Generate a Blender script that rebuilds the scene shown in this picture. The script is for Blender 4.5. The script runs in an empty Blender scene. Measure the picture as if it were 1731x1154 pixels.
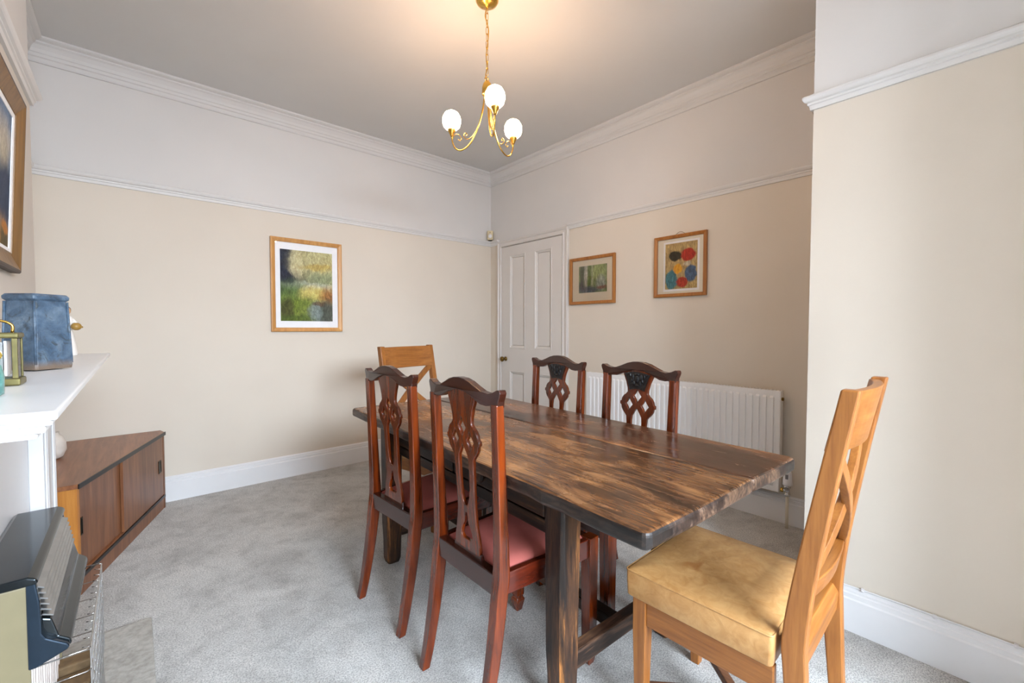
import bpy, bmesh, math, random
from mathutils import Vector, Matrix
random.seed(7)
PI = math.pi
scene = bpy.context.scene
C = scene.collection

# ------------------------------------------------------------------ camera
YAW, PITCH, ROLL = 0.7203274, -0.0312427, 0.0013522
cam_d = bpy.data.cameras.new('camera')
cam_d.sensor_fit = 'HORIZONTAL'
cam_d.sensor_width = 36.0
cam_d.lens = 15.163
cam_d.clip_start = 0.02
cam = bpy.data.objects.new('camera', cam_d)
C.objects.link(cam)
_f = Vector((math.sin(YAW) * math.cos(PITCH), math.cos(YAW) * math.cos(PITCH), math.sin(PITCH)))
_r0 = Vector((math.cos(YAW), -math.sin(YAW), 0))
_u0 = _r0.cross(_f)
_r = math.cos(ROLL) * _r0 + math.sin(ROLL) * _u0
_u = -math.sin(ROLL) * _r0 + math.cos(ROLL) * _u0
M = Matrix((_r, _u, -_f)).transposed().to_4x4()
M.translation = Vector((0, 0, 1.2))
cam.matrix_world = M
scene.camera = cam

# ------------------------------------------------------------------ world, daylight, exposure
w = bpy.data.worlds.new('overcast_sky')
scene.world = w
w.use_nodes = True
w.node_tree.nodes['Background'].inputs[0].default_value = (0.80, 0.90, 1.0, 1)
w.node_tree.nodes['Background'].inputs[1].default_value = 1.5

def area(name, loc, direction, sx, sy, power, col):
    l = bpy.data.lights.new(name, 'AREA')
    l.shape = 'RECTANGLE'; l.size = sx; l.size_y = sy; l.energy = power; l.color = col
    o = bpy.data.objects.new(name, l); C.objects.link(o)
    o.location = loc
    o.rotation_euler = Vector(direction).to_track_quat('-Z', 'Z').to_euler()
    return o
# overcast daylight entering through the bay window behind the camera
area('window_daylight', (0.6, -3.2, 3.1), (0, .87, -.5), 4.6, 3.0, 1800, (0.77, 0.88, 1.0))

vs = scene.view_settings
vs.view_transform = 'Standard'
vs.look = 'None'
vs.gamma = 1.0
vs.use_curve_mapping = False
vs.exposure = 0.72

# ------------------------------------------------------------------ colour / material helpers
def lin(c):
    c = c / 255.0
    return c / 12.92 if c <= 0.04045 else ((c + 0.055) / 1.055) ** 2.4
def S(r, g, b):
    return (lin(r), lin(g), lin(b), 1.0)

class NT:
    def __init__(self, name):
        m = bpy.data.materials.new(name); m.use_nodes = True
        self.m = m; self.t = m.node_tree
        self.b = self.t.nodes['Principled BSDF']
        self.out = self.t.nodes['Material Output']
    def n(self, typ, **kw):
        nd = self.t.nodes.new(typ)
        for k, v in kw.items(): setattr(nd, k, v)
        return nd
    def l(self, a, b): self.t.links.new(a, b)
    def coord(self, scale=(1, 1, 1), rot=(0, 0, 0), loc=(0, 0, 0), kind='Object'):
        tc = self.n('ShaderNodeTexCoord'); mp = self.n('ShaderNodeMapping')
        mp.inputs['Scale'].default_value = scale
        mp.inputs['Rotation'].default_value = rot
        mp.inputs['Location'].default_value = loc
        self.l(tc.outputs[kind], mp.inputs['Vector'])
        return mp.outputs['Vector']
    def noise(self, vec, scale, detail=4, rough=0.5, dist=0.0):
        nd = self.n('ShaderNodeTexNoise')
        nd.inputs['Scale'].default_value = scale
        nd.inputs['Detail'].default_value = detail
        nd.inputs['Roughness'].default_value = rough
        nd.inputs['Distortion'].default_value = dist
        if vec is not None: self.l(vec, nd.inputs['Vector'])
        return nd
    def ramp(self, fac, stops):
        r = self.n('ShaderNodeValToRGB')
        el = r.color_ramp.elements
        while len(el) < len(stops): el.new(0.5)
        for e, (p, c) in zip(el, stops):
            e.position = p; e.color = c
        self.l(fac, r.inputs['Fac'])
        return r.outputs['Color']
    def mix(self, fac, a, b, blend='MIX'):
        x = self.n('ShaderNodeMix', data_type='RGBA', blend_type=blend)
        if isinstance(fac, (int, float)): x.inputs[0].default_value = fac
        else: self.l(fac, x.inputs[0])
        for v, i in ((a, 6), (b, 7)):
            if isinstance(v, tuple): x.inputs[i].default_value = v
            else: self.l(v, x.inputs[i])
        return x.outputs[2]
    def math(self, op, a, b=None, clamp=False):
        x = self.n('ShaderNodeMath', operation=op); x.use_clamp = clamp
        for v, i in ((a, 0), (b, 1)):
            if v is None: continue
            if isinstance(v, (int, float)): x.inputs[i].default_value = v
            else: self.l(v, x.inputs[i])
        return x.outputs[0]
    def bump(self, h, strength=0.3, dist=0.01):
        b = self.n('ShaderNodeBump')
        b.inputs['Strength'].default_value = strength
        b.inputs['Distance'].default_value = dist
        self.l(h, b.inputs['Height'])
        self.l(b.outputs['Normal'], self.b.inputs['Normal'])
    def set(self, col=None, rough=None, metal=None, spec=None, coat=None, coat_rough=None, emit=None, emit_s=None, sheen=None):
        i = self.b.inputs
        if col is not None:
            if isinstance(col, tuple): i['Base Color'].default_value = col
            else: self.l(col, i['Base Color'])
        if rough is not None:
            if isinstance(rough, (int, float)): i['Roughness'].default_value = rough
            else: self.l(rough, i['Roughness'])
        if metal is not None: i['Metallic'].default_value = metal
        if spec is not None: i['Specular IOR Level'].default_value = spec
        if coat is not None: i['Coat Weight'].default_value = coat
        if coat_rough is not None: i['Coat Roughness'].default_value = coat_rough
        if emit is not None: i['Emission Color'].default_value = emit
        if emit_s is not None: i['Emission Strength'].default_value = emit_s
        if sheen is not None: i['Sheen Weight'].default_value = sheen
        return self.m

def plaster(name, col, rough=0.75, var=0.03):
    t = NT(name); v = t.coord()
    n = t.noise(v, 2.2, 3)
    d = tuple(max(0, c * (1 - var)) for c in col[:3]) + (1,)
    c = t.ramp(n.outputs['Fac'], [(0.35, d), (0.65, col)])
    f = t.noise(v, 180, 2)
    t.bump(f.outputs['Fac'], 0.06, 0.002)
    return t.set(c, rough, spec=0.25)

def plain(name, col, rough=0.5, metal=0.0, spec=0.5, var=0.06, nscale=25, bump=0.0, coat=None):
    t = NT(name); v = t.coord()
    n = t.noise(v, nscale, 4)
    d = tuple(max(0, c * (1 - var)) for c in col[:3]) + (1,)
    b = tuple(min(1, c * (1 + var * 0.5)) for c in col[:3]) + (1,)
    c = t.ramp(n.outputs['Fac'], [(0.3, d), (0.7, b)])
    if bump: t.bump(n.outputs['Fac'], bump, 0.004)
    return t.set(c, rough, metal, spec, coat)

def wood(name, dark, mid, light, axis='Z', scale=1.0, rough=0.35, coat=0.0, spec=0.5, blotch=0.5, bump=0.08):
    """streaked grain running along the given local axis"""
    t = NT(name)
    long, short = 1.6 * scale, 26 * scale
    sc = {'X': (long, short, short), 'Y': (short, long, short), 'Z': (short, short, long)}[axis]
    v = t.coord(sc)
    g = t.noise(v, 1.0, 8, 0.62, 0.6)
    v2 = t.coord(tuple(2.8 * s for s in sc))
    g2 = t.noise(v2, 1.0, 5, 0.7)
    bl = t.noise(t.coord(tuple(0.25 * s if s == short else s * 1.5 for s in sc)), 1.0, 4, 0.6)
    a = t.ramp(g.outputs['Fac'], [(0.3, dark), (0.5, mid), (0.7, light)])
    a2 = t.ramp(g2.outputs['Fac'], [(0.38, dark), (0.62, light)])
    c = t.mix(0.35, a, a2)
    c3 = t.ramp(bl.outputs['Fac'], [(0.35, tuple(x * 0.55 for x in mid[:3]) + (1,)), (0.65, light)])
    c = t.mix(blotch * 0.6, c, c3)
    if bump: t.bump(g2.outputs['Fac'], bump, 0.002)
    return t.set(c, rough, coat=coat, coat_rough=0.15, spec=spec)

# ------------------------------------------------------------------ mesh helpers
class MB:
    def __init__(self):
        self.v = []; self.f = []; self.mi = []; self.sm = []
    def add(self, vs, fs, mi=0, smooth=False):
        o = len(self.v)
        self.v += [tuple(p) for p in vs]
        for f in fs:
            self.f.append(tuple(i + o for i in f)); self.mi.append(mi); self.sm.append(smooth)
        return self
    def box(self, x0, x1, y0, y1, z0, z1, mi=0):
        x0, x1 = sorted((x0, x1)); y0, y1 = sorted((y0, y1)); z0, z1 = sorted((z0, z1))
        vs = [(x0, y0, z0), (x1, y0, z0), (x1, y1, z0), (x0, y1, z0), (x0, y0, z1), (x1, y0, z1), (x1, y1, z1), (x0, y1, z1)]
        return self.add(vs, [(0, 3, 2, 1), (4, 5, 6, 7), (0, 1, 5, 4), (1, 2, 6, 5), (2, 3, 7, 6), (3, 0, 4, 7)], mi)
    def loft(self, rings, mi=0, smooth=False, caps=True, closed=True):
        n = len(rings[0]); vs = [p for r in rings for p in r]; fs = []
        for i in range(len(rings) - 1):
            for j in range(n if closed else n - 1):
                k = (j + 1) % n
                fs.append((i * n + j, i * n + k, (i + 1) * n + k, (i + 1) * n + j))
        if caps:
            fs.append(tuple(range(n))[::-1]); fs.append(tuple((len(rings) - 1) * n + j for j in range(n)))
        return self.add(vs, fs, mi, smooth)
    def lathe(self, prof, seg=24, center=(0, 0, 0), mi=0, smooth=True):
        rings = []
        for r, z in prof:
            rings.append([(center[0] + r * math.cos(2 * PI * k / seg), center[1] + r * math.sin(2 * PI * k / seg), center[2] + z) for k in range(seg)])
        return self.loft(rings, mi, smooth)
    def bar(self, a, b, wd, ht, up=(0, 0, 1), mi=0):
        a = Vector(a); b = Vector(b); d = (b - a).normalized(); up = Vector(up)
        s = d.cross(up)
        if s.length < 1e-6: s = d.cross(Vector((1, 0, 0)))
        s.normalize(); u = s.cross(d).normalized()
        q = [(-1, -1), (1, -1), (1, 1), (-1, 1)]
        rings = [[p + s * (wd / 2 * i) + u * (ht / 2 * j) for i, j in q] for p in (a, b)]
        return self.loft(rings, mi)
    def tube(self, pts, r, seg=8, mi=0, smooth=True):
        pts = [Vector(p) for p in pts]; rings = []
        t = (pts[1] - pts[0]).normalized()
        nrm = t.orthogonal().normalized()
        for i, p in enumerate(pts):
            if 0 < i < len(pts) - 1: tt = (pts[i + 1] - pts[i - 1])
            elif i == 0: tt = pts[1] - pts[0]
            else: tt = pts[-1] - pts[-2]
            tt.normalize()
            nrm = (nrm - tt * nrm.dot(tt)).normalized()
            bn = tt.cross(nrm)
            rr = r[i] if isinstance(r, (list, tuple)) else r
            rings.append([p + (nrm * math.cos(2 * PI * k / seg) + bn * math.sin(2 * PI * k / seg)) * rr for k in range(seg)])
        return self.loft(rings, mi, smooth)
    def prism(self, poly, axis, a0, a1, mi=0):
        """poly: 2D outline; axis: extrusion axis"""
        def P(u, v, a):
            return {'x': (a, u, v), 'y': (u, a, v), 'z': (u, v, a)}[axis]
        n = len(poly)
        vs = [P(u, v, a0) for u, v in poly] + [P(u, v, a1) for u, v in poly]
        fs = [tuple(range(n))[::-1], tuple(range(n, 2 * n))]
        for i in range(n):
            j = (i + 1) % n
            fs.append((i, j, n + j, n + i))
        return self.add(vs, fs, mi)
    def ball(self, c, rx, ry, rz, seg=20, rings=12, mi=0):
        rr = []
        for i in range(1, rings):
            th = PI * i / rings
            rr.append([(c[0] + rx * math.sin(th) * math.cos(2 * PI * k / seg), c[1] + ry * math.sin(th) * math.sin(2 * PI * k / seg), c[2] - rz * math.cos(th)) for k in range(seg)])
        return self.loft(rr, mi, True)
    def build(self, name, mats, parent=None, bevel=0.0, seg=2, loc=None, rot=None, angle=35):
        me = bpy.data.meshes.new(name)
        me.from_pydata(self.v, [], self.f)
        if not isinstance(mats, (list, tuple)): mats = [mats]
        for m in mats: me.materials.append(m)
        me.polygons.foreach_set('material_index', self.mi)
        me.polygons.foreach_set('use_smooth', self.sm)
        bm = bmesh.new(); bm.from_mesh(me)
        bmesh.ops.recalc_face_normals(bm, faces=bm.faces)
        bm.to_mesh(me); bm.free()
        o = bpy.data.objects.new(name, me); C.objects.link(o)
        if parent: o.parent = parent
        if loc: o.location = loc
        if rot: o.rotation_euler = rot
        if bevel:
            b = o.modifiers.new('bevel', 'BEVEL'); b.width = bevel; b.segments = seg
            b.limit_method = 'ANGLE'; b.angle_limit = math.radians(angle)
        return o

def catmull(pts, n=6):
    pts = [Vector(p) for p in pts]; out = []
    P = [pts[0] * 2 - pts[1]] + pts + [pts[-1] * 2 - pts[-2]]
    for i in range(1, len(P) - 2):
        for k in range(n):
            t = k / n
            a, b, c, d = P[i - 1], P[i], P[i + 1], P[i + 2]
            out.append(0.5 * (2 * b + (c - a) * t + (2 * a - 5 * b + 4 * c - d) * t * t + (3 * b - a - 3 * c + d) * t ** 3))
    out.append(pts[-1])
    return out

def thing(name, label, cat, loc=(0, 0, 0), rotz=0, group=None):
    o = bpy.data.objects.new(name, None); C.objects.link(o)
    o.empty_display_size = 0.1
    o.location = loc; o.rotation_euler = (0, 0, rotz)
    o['label'] = label; o['category'] = cat
    if group: o['group'] = group
    return o
def tag(o, label, cat, group=None):
    o['label'] = label; o['category'] = cat
    if group: o['group'] = group
    return o
def struct(o, label, cat):
    o['kind'] = 'structure'; o['label'] = label; o['category'] = cat
    return o
def dup(root, loc, rotz, label):
    r = root.copy(); C.objects.link(r); r.location = loc; r.rotation_euler = (0, 0, rotz); r['label'] = label
    for ch in list(root.children):
        c = ch.copy(); C.objects.link(c); c.parent = r
        for g in ch.children:
            d = g.copy(); C.objects.link(d); d.parent = c
    return r

def sweep(path, prof, mb=None):
    """sweep a wall profile [(offset into room, z)] along a plan polyline; the room is on the right of travel"""
    mb = mb or MB(); n = len(path); rings = []
    def nr(a, b):
        d = Vector((b[0] - a[0], b[1] - a[1])).normalized(); return Vector((d.y, -d.x))
    for i, p in enumerate(path):
        if i == 0: m = nr(path[0], path[1])
        elif i == n - 1: m = nr(path[-2], path[-1])
        else:
            a, b = nr(path[i - 1], p), nr(p, path[i + 1])
            m = (a + b) / (1 + a.dot(b))
        rings.append([(p[0] + m.x * o, p[1] + m.y * o, z) for o, z in prof])
    return mb.loft(rings)

# ------------------------------------------------------------------ materials
M_cream = plaster('cream_wall_paint', S(219, 210, 197))
M_white_wall = plaster('white_wall_paint', S(217, 215, 213))
M_chim = plaster('off_white_wall_paint', S(212, 206, 198))
M_ceil = plaster('ceiling_paint', S(216, 216, 215))
M_gloss = plain('white_gloss_paint', S(226, 227, 229), 0.32, var=0.02, nscale=8)
M_door = plain('white_satin_door_paint', S(214, 210, 206), 0.4, var=0.02, nscale=6)
M_rad = plain('white_radiator_enamel', S(236, 237, 238), 0.3, var=0.015, nscale=5)
M_brass = plain('polished_brass', S(214, 172, 84), 0.24, 1.0, var=0.1, nscale=40)
M_oldbrass = plain('aged_brass', S(130, 104, 56), 0.35, 1.0, var=0.3, nscale=60)
M_chrome = plain('chrome', S(200, 200, 200), 0.15, 1.0, var=0.05)
M_plastic = plain('white_plastic', S(228, 228, 232), 0.4, var=0.02)
M_ivory = plain('ivory_plastic', S(214, 200, 165), 0.45, var=0.04)
M_pipe = plain('painted_pipe', S(222, 214, 196), 0.4, var=0.03)
M_black = plain('black_plastic', S(20, 21, 24), 0.35, var=0.2)

def carpet():
    t = NT('grey_carpet'); v = t.coord()
    big = t.noise(v, 3.2, 6, 0.62, 0.8)
    mid = t.noise(t.coord((1, 1, 1), (0, 0, 0.5)), 14, 5, 0.65, 0.6)
    fine = t.noise(v, 190, 3, 0.7)
    fib = t.noise(t.coord((120, 300, 200), (0, 0, 0.7)), 1.0, 4, 0.75)
    a = t.ramp(big.outputs['Fac'], [(0.32, S(198, 196, 192)), (0.55, S(234, 232, 228)), (0.72, S(248, 246, 242))])
    b = t.ramp(mid.outputs['Fac'], [(0.36, S(162, 160, 157)), (0.52, S(240, 238, 234)), (0.8, S(250, 248, 245))])
    c = t.mix(0.22, a, b)
    d = t.ramp(fine.outputs['Fac'], [(0.36, S(176, 176, 176)), (0.56, S(255, 255, 255))])
    c = t.mix(0.9, c, d, 'MULTIPLY')
    e = t.ramp(fib.outputs['Fac'], [(0.36, S(196, 196, 196)), (0.54, S(255, 255, 255))])
    c = t.mix(0.8, c, e, 'MULTIPLY')
    h = t.math('ADD', fine.outputs['Fac'], fib.outputs['Fac'])
    t.bump(h, 0.9, 0.006)
    return t.set(c, 0.95, spec=0.1, sheen=0.2)
M_carpet = carpet()

# ------------------------------------------------------------------ the room
XB, YA, XR, YR = 3.006, 3.783, 2.131, 0.54
XL, XC = -0.45, -0.298
YC0, YC1 = 0.50, 2.62
YK = -0.35
ZC, ZR = 2.88, 2.125
struct(MB().box(-0.75, 3.2, -2.3, 3.95, -0.12, 0).build('floor', M_carpet), 'grey mottled carpet covering the dining room floor', 'floor')
struct(MB().box(-0.75, 3.2, -2.3, 3.95, ZC, ZC + 0.12).build('ceiling', M_ceil), 'white ceiling of the dining room', 'ceiling')
def wall(name, label, x0, x1, y0, y1, low=M_cream, up=M_white_wall):
    mb = MB().box(x0, x1, y0, y1, 0, ZR, 0).box(x0, x1, y0, y1, ZR, ZC, 1)
    return struct(mb.build(name, [low, up]), label, 'wall')
wall('wall_far', 'long far wall, cream below the picture rail and white above', -0.65, 3.13, YA, YA + 0.12)
wall('wall_right', 'wall with the door and radiator, cream below the rail', XB, XB + 0.12, YR, YA)
wall('wall_projection', 'pale projecting wall at the right edge of the room', XR, XB + 0.12, YK - 0.12, YR)
wall('wall_chimney', 'off-white chimney breast behind the mantelpiece', XL - 0.05, XC, YC0, YC1, M_chim)
wall('wall_left', 'alcove wall beside the chimney breast', XL - 0.15, XL, YK, YA)
# wall behind the camera with the bay opening
BX0, BX1, BY = -0.15, 1.60, -1.75
mb = MB()
for x0, x1 in ((XL - 0.15, BX0), (BX1, XR)):
    mb.box(x0, x1, YK - 0.12, YK, 0, ZR, 0); mb.box(x0, x1, YK - 0.12, YK, ZR, ZC, 1)
mb.box(BX0, BX1, YK - 0.12, YK, 2.5, ZC, 1)
mb.box(BX0 - 0.1, BX0, BY, YK - 0.12, 0, ZC, 1); mb.box(BX1, BX1 + 0.1, BY, YK - 0.12, 0, ZC, 1)
mb.box(BX0 - 0.1, BX1 + 0.1, BY - 0.1, BY, 0, 0.62, 1); mb.box(BX0 - 0.1, BX1 + 0.1, BY - 0.1, BY, 2.40, ZC, 1)
struct(mb.build('wall_behind', [M_cream, M_white_wall]), 'wall with the bay window recess behind the viewer', 'wall')
# bay window
t = NT('window_glass')
tr = t.n('ShaderNodeBsdfTransparent'); gl = t.n('ShaderNodeBsdfGlossy'); gl.inputs['Roughness'].default_value = 0.02
mx = t.n('ShaderNodeMixShader'); mx.inputs[0].default_value = 0.05
t.l(tr.outputs[0], mx.inputs[1]); t.l(gl.outputs[0], mx.inputs[2]); t.l(mx.outputs[0], t.out.inputs['Surface'])
M_glass = t.m
wf = bpy.data.objects.new('window_1', None); C.objects.link(wf)
struct(wf, 'white framed bay window behind the viewer', 'window')
for x0, x1 in ((BX0, BX0 + .06), (0.62, 0.68), (BX1 - .06, BX1)):
    MB().box(x0, x1, BY - .08, BY - .02, .62, 2.40).build('window_frame', M_gloss, wf, .004)
for z0, z1 in ((.62, .69), (1.50, 1.55), (2.34, 2.40)):
    MB().box(BX0, BX1, BY - .075, BY - .025, z0, z1).build('window_frame', M_gloss, wf, .004)
MB().box(BX0, BX1, BY - .02, BY + .14, .60, .63).build('window_sill', M_gloss, wf, .006)
for x0, x1 in ((BX0 + .06, .62), (.68, BX1 - .06)):
    for z0, z1 in ((.69, 1.50), (1.55, 2.34)):
        MB().box(x0, x1, BY - .052, BY - .048, z0, z1).build('window_pane', M_glass, wf)

# trims
CORN = [(0, 2.752), (.012, 2.752), (.016, 2.760), (.016, 2.778), (.024, 2.783), (.024, 2.800), (.030, 2.804), (.034, 2.822),
        (.048, 2.842), (.060, 2.850), (.060, 2.858), (.078, 2.864), (.086, 2.870), (.086, ZC), (0, ZC)]
PERIM = [(XL, YK), (XL, YC0), (XC, YC0), (XC, YC1), (XL, YC1), (XL, YA), (XB, YA), (XB, YR), (XR, YR), (XR, YK)]
M_corn = plain('white_cornice_paint', S(214, 213, 212), 0.6, var=0.02, nscale=6)
struct(sweep(PERIM, CORN).build('trim_1', M_corn), 'white stepped plaster cornice running round the ceiling', 'cornice')
RAIL = [(0, 2.100), (.010, 2.100), (.013, 2.116), (.018, 2.119), (.018, 2.127), (.026, 2.131), (.030, 2.136), (.034, 2.144), (.033, 2.151), (.027, 2.155), (0, 2.156)]
DY0, DY1 = 2.642, 3.632
M_railp = plain('white_rail_paint', S(219, 218, 217), .5, var=.02, nscale=6)
struct(sweep(PERIM[:7] + [(XB, DY1)], RAIL).build('trim_2', M_railp), 'white moulded picture rail along the far wall', 'picture rail')
struct(sweep([(XB, DY0)] + PERIM[7:], RAIL).build('trim_3', M_railp), 'white moulded picture rail from the door round the projecting wall', 'picture rail')
SK = [(0, 0), (.020, 0), (.020, .128), (.016, .134), (.016, .150), (.012, .154), (.012, .162), (.007, .168), (.004, .172), (0, .172)]
struct(sweep(PERIM[3:7] + [(XB, DY1)], SK).build('baseboard_far', M_gloss), 'white skirting board along the far wall', 'skirting board')
struct(sweep([(XB, DY0)] + PERIM[7:], SK).build('baseboard_right', M_gloss), 'white skirting board from the door round the projecting wall', 'skirting board')

# ------------------------------------------------------------------ door
door = bpy.data.objects.new('door_1', None); C.objects.link(door); door.location = (XB, 3.14, 0)
struct(door, 'white four-panel door with a brass knob in the corner', 'door')
# local: y along the wall (minus the location), x towards the room is negative
LY0, LY1 = 2.700 - 3.14, 3.572 - 3.14
lf = MB(); PX = -0.024
ys = [LY0, 2.828 - 3.14, 3.061 - 3.14, 3.198 - 3.14, 3.435 - 3.14, LY1]
zs = [0.006, 0.20, 0.752, 0.988, 1.960, 2.055]
lf.box(-.006, 0, LY0, LY1, .006, 2.055)
for i in range(5):
    for j in range(5):
        if i in (1, 3) and j in (1, 3): continue
        lf.box(PX, -.006, ys[i], ys[i + 1], zs[j], zs[j + 1])
leaf = lf.build('door_leaf', M_door, door)
for i in (1, 3):
    for j in (1, 3):
        a, b, c, d = ys[i], ys[i + 1], zs[j], zs[j + 1]
        m = MB()
        m.box(-.014, -.006, a + .034, b - .034, c + .034, d - .034)
        m.build('door_panel', M_door, leaf, .004)
        f = MB()
        prof = [(0, PX - .004), (.008, PX - .005), (.014, PX + .002), (.022, PX + .004), (.030, PX + .012), (.030, -.006), (0, -.006)]
        rings = []
        for (yy, zz, sy, sz) in ((a, c, 1, 1), (b, c, -1, 1), (b, d, -1, -1), (a, d, 1, -1), (a, c, 1, 1)):
            rings.append([(x, yy + sy * o, zz + sz * o) for o, x in prof])
        f.loft(rings, caps=False)
        f.build('panel_moulding', M_door, leaf)
# architrave
AP = [(0, 0), (0, -.022), (.006, -.030), (.012, -.030), (.016, -.022), (.040, -.020), (.046, -.028), (.056, -.032), (.062, -.028), (.062, 0)]
am = MB(); rings = []
iy0, iy1, iz = LY0 - .003, LY1 + .003, 2.062
for (yy, zz, sy, sz) in ((iy0, 0, -1, 0), (iy0, iz, -1, 1), (iy1, iz, 1, 1), (iy1, 0, 1, 0)):
    rings.append([(x, yy + sy * o, zz + sz * o) for o, x in AP])
am.loft(rings)
am.build('door_architrave', M_door, door)
kn = MB()
kp = [(.024, 0), (.024, .005), (.011, .008), (.009, .028), (.016, .034), (.026, .044), (.028, .054), (.022, .064), (.008, .068), (.001, .068)]
rings = []
for r, h in kp:
    rings.append([(PX - h, 3.498 - 3.14 + r * math.cos(2 * PI * k / 20), .872 + r * math.sin(2 * PI * k / 20)) for k in range(20)])
kn.loft(rings, 0, True)
kn.build('door_knob', M_oldbrass, leaf)
for z in (.25, 1.78):
    MB().box(-.030, -.020, LY0 - .006, LY0 + .012, z, z + .09).build('hinge', M_door, door, .002)

# ------------------------------------------------------------------ radiator with valve
rad = thing('radiator', 'white ribbed panel radiator under the two small pictures', 'radiator', (XB, 1.62, 0))
RY0, RY1, RZ0, RZ1 = .878 - 1.62, 2.362 - 1.62, .205, .822
MB().box(-.082, -.074, RY0, RY1, RZ0, RZ1).build('front_panel', M_rad, rad, .003)
MB().box(-.046, -.036, RY0 + .004, RY1 - .004, RZ0 + .01, RZ1 - .012).build('rear_panel', M_rad, rad, .003)
for y0, y1 in ((RY0 - .002, RY0 + .004), (RY1 - .004, RY1 + .002)):
    MB().box(-.080, -.034, y0, y1, RZ0 + .01, RZ1 - .004).build('side_panel', M_rad, rad, .002)
g = MB()
g.box(-.080, -.034, RY0, RY0 + .01, RZ1 - .008, RZ1); g.box(-.080, -.034, RY1 - .01, RY1, RZ1 - .008, RZ1)
for k in range(72):
    y = RY0 + .02 + (RY1 - RY0 - .04) * k / 71
    g.box(-.079, -.035, y - .0035, y + .0035, RZ1 - .006, RZ1)
g.build('top_grille', M_rad, rad)
nf = 36; pitch = (RY1 - RY0 - .050) / nf
rm = MB()
hw = pitch * .33
prof = [(-hw, 0), (-hw * .72, -.0095), (hw * .72, -.0095), (hw, 0)]
z0, z1 = RZ0 + .032, RZ1 - .032
rings = []
for z, s in ((z0, .0), (z0 + .012, 1), (z1 - .012, 1), (z1, .0)):
    rings.append([(x * max(s, .02), y * (1 if s else .8), z) for y, x in prof])
rm.loft(rings, closed=True)
flute = rm.build('flute', M_rad, rad, .0015, 1)
for k in range(nf):
    o = flute if k == 0 else flute.copy()
    if k: C.objects.link(o); o.parent = rad
    o.location = (-.0818, RY0 + .025 + pitch * (k + .5), 0)
rm = MB().box(-.083, -.081, RY0 + .008, RY1 - .008, RZ1 - .022, RZ1 - .018)
rm.build('top_seam', M_rad, rad)
MB().tube([(-.06, RY0 - .012, RZ1 - .05), (-.06, RY0 + .01, RZ1 - .05)], .010, 10).build('bleed_plug', M_oldbrass, rad)
for y in (RY0 + .25, RY1 - .25):
    MB().box(-.036, -.001, y - .02, y + .02, RZ0 + .1, RZ1 - .1).build('wall_bracket', M_rad, rad)

tv = thing('radiator_valve', 'white thermostatic valve on a pale pipe beside the radiator', 'valve', (2.928, .832, 0))
MB().lathe([(.0085, 0), (.0085, 0.2030)], 14).build('pipe', M_pipe, tv)
v = MB().lathe([(.010, 0.1930), (.016, 0.1960), (.016, 0.2100), (.012, 0.2130), (.012, 0.2430), (.018, 0.2460), (.018, 0.2580), (.012, 0.2610)], 16)
v.tube([(0, 0, 0.2260), (0, .034, 0.2260)], .009, 10)
v.build('valve_body', M_chrome, tv)
MB().tube([(0, .022, 0.2260), (0, .035, 0.2260)], .014, 8).build('union_nut', M_brass, tv)
hd = MB().lathe([(.018, 0.2580), (.026, 0.2640), (.026, 0.2800), (.0245, 0.2840), (.022, 0.3360), (.018, 0.3440), (.004, 0.3460)], 20)
head = hd.build('valve_head', M_plastic, tv)
MB().box(-.0262, -.0215, -.009, .005, 0.3030, 0.3300).build('dial_mark', plain('grey_print', S(120, 120, 128), .5), head)

# ------------------------------------------------------------------ motion sensor
sn = thing('motion_sensor', 'small cream motion sensor above the picture rail in the corner', 'sensor', (2.957, 3.735, 2.16), math.radians(-45) )
MB().box(-.032, .032, -.002, .036, .004, .105).build('sensor_body', M_ivory, sn, .008, 3)
MB().ball((0, -.002, .045), .021, .008, .022).build('lens', M_plastic, sn)
MB().box(-.004, .004, -.005, -.001, .082, .088).build('indicator', M_black, sn)
MB().box(-.022, .022, .004, .034, -.008, .004).build('bracket', M_black, sn)
# ------------------------------------------------------------------ cable on the near skirting
cb = thing('telephone_cable', 'thin white cable clipped along the top of the right skirting board', 'cable', (XR - .006, 0, .176))
MB().tube([(0, y, .002 * math.sin(y * 9)) for y in [-.34 + .022 * k for k in range(40)]], .0032, 6).build('wire', M_plastic, cb)
for y in (.339, .137, -.052, -.24):
    m = MB().box(-.006, .004, y - .005, y + .005, -.006, .006); m.ball((-.006, y, 0), .004, .005, .005, 10, 6)
    m.build('cable_clip', M_plastic, cb)

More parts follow.
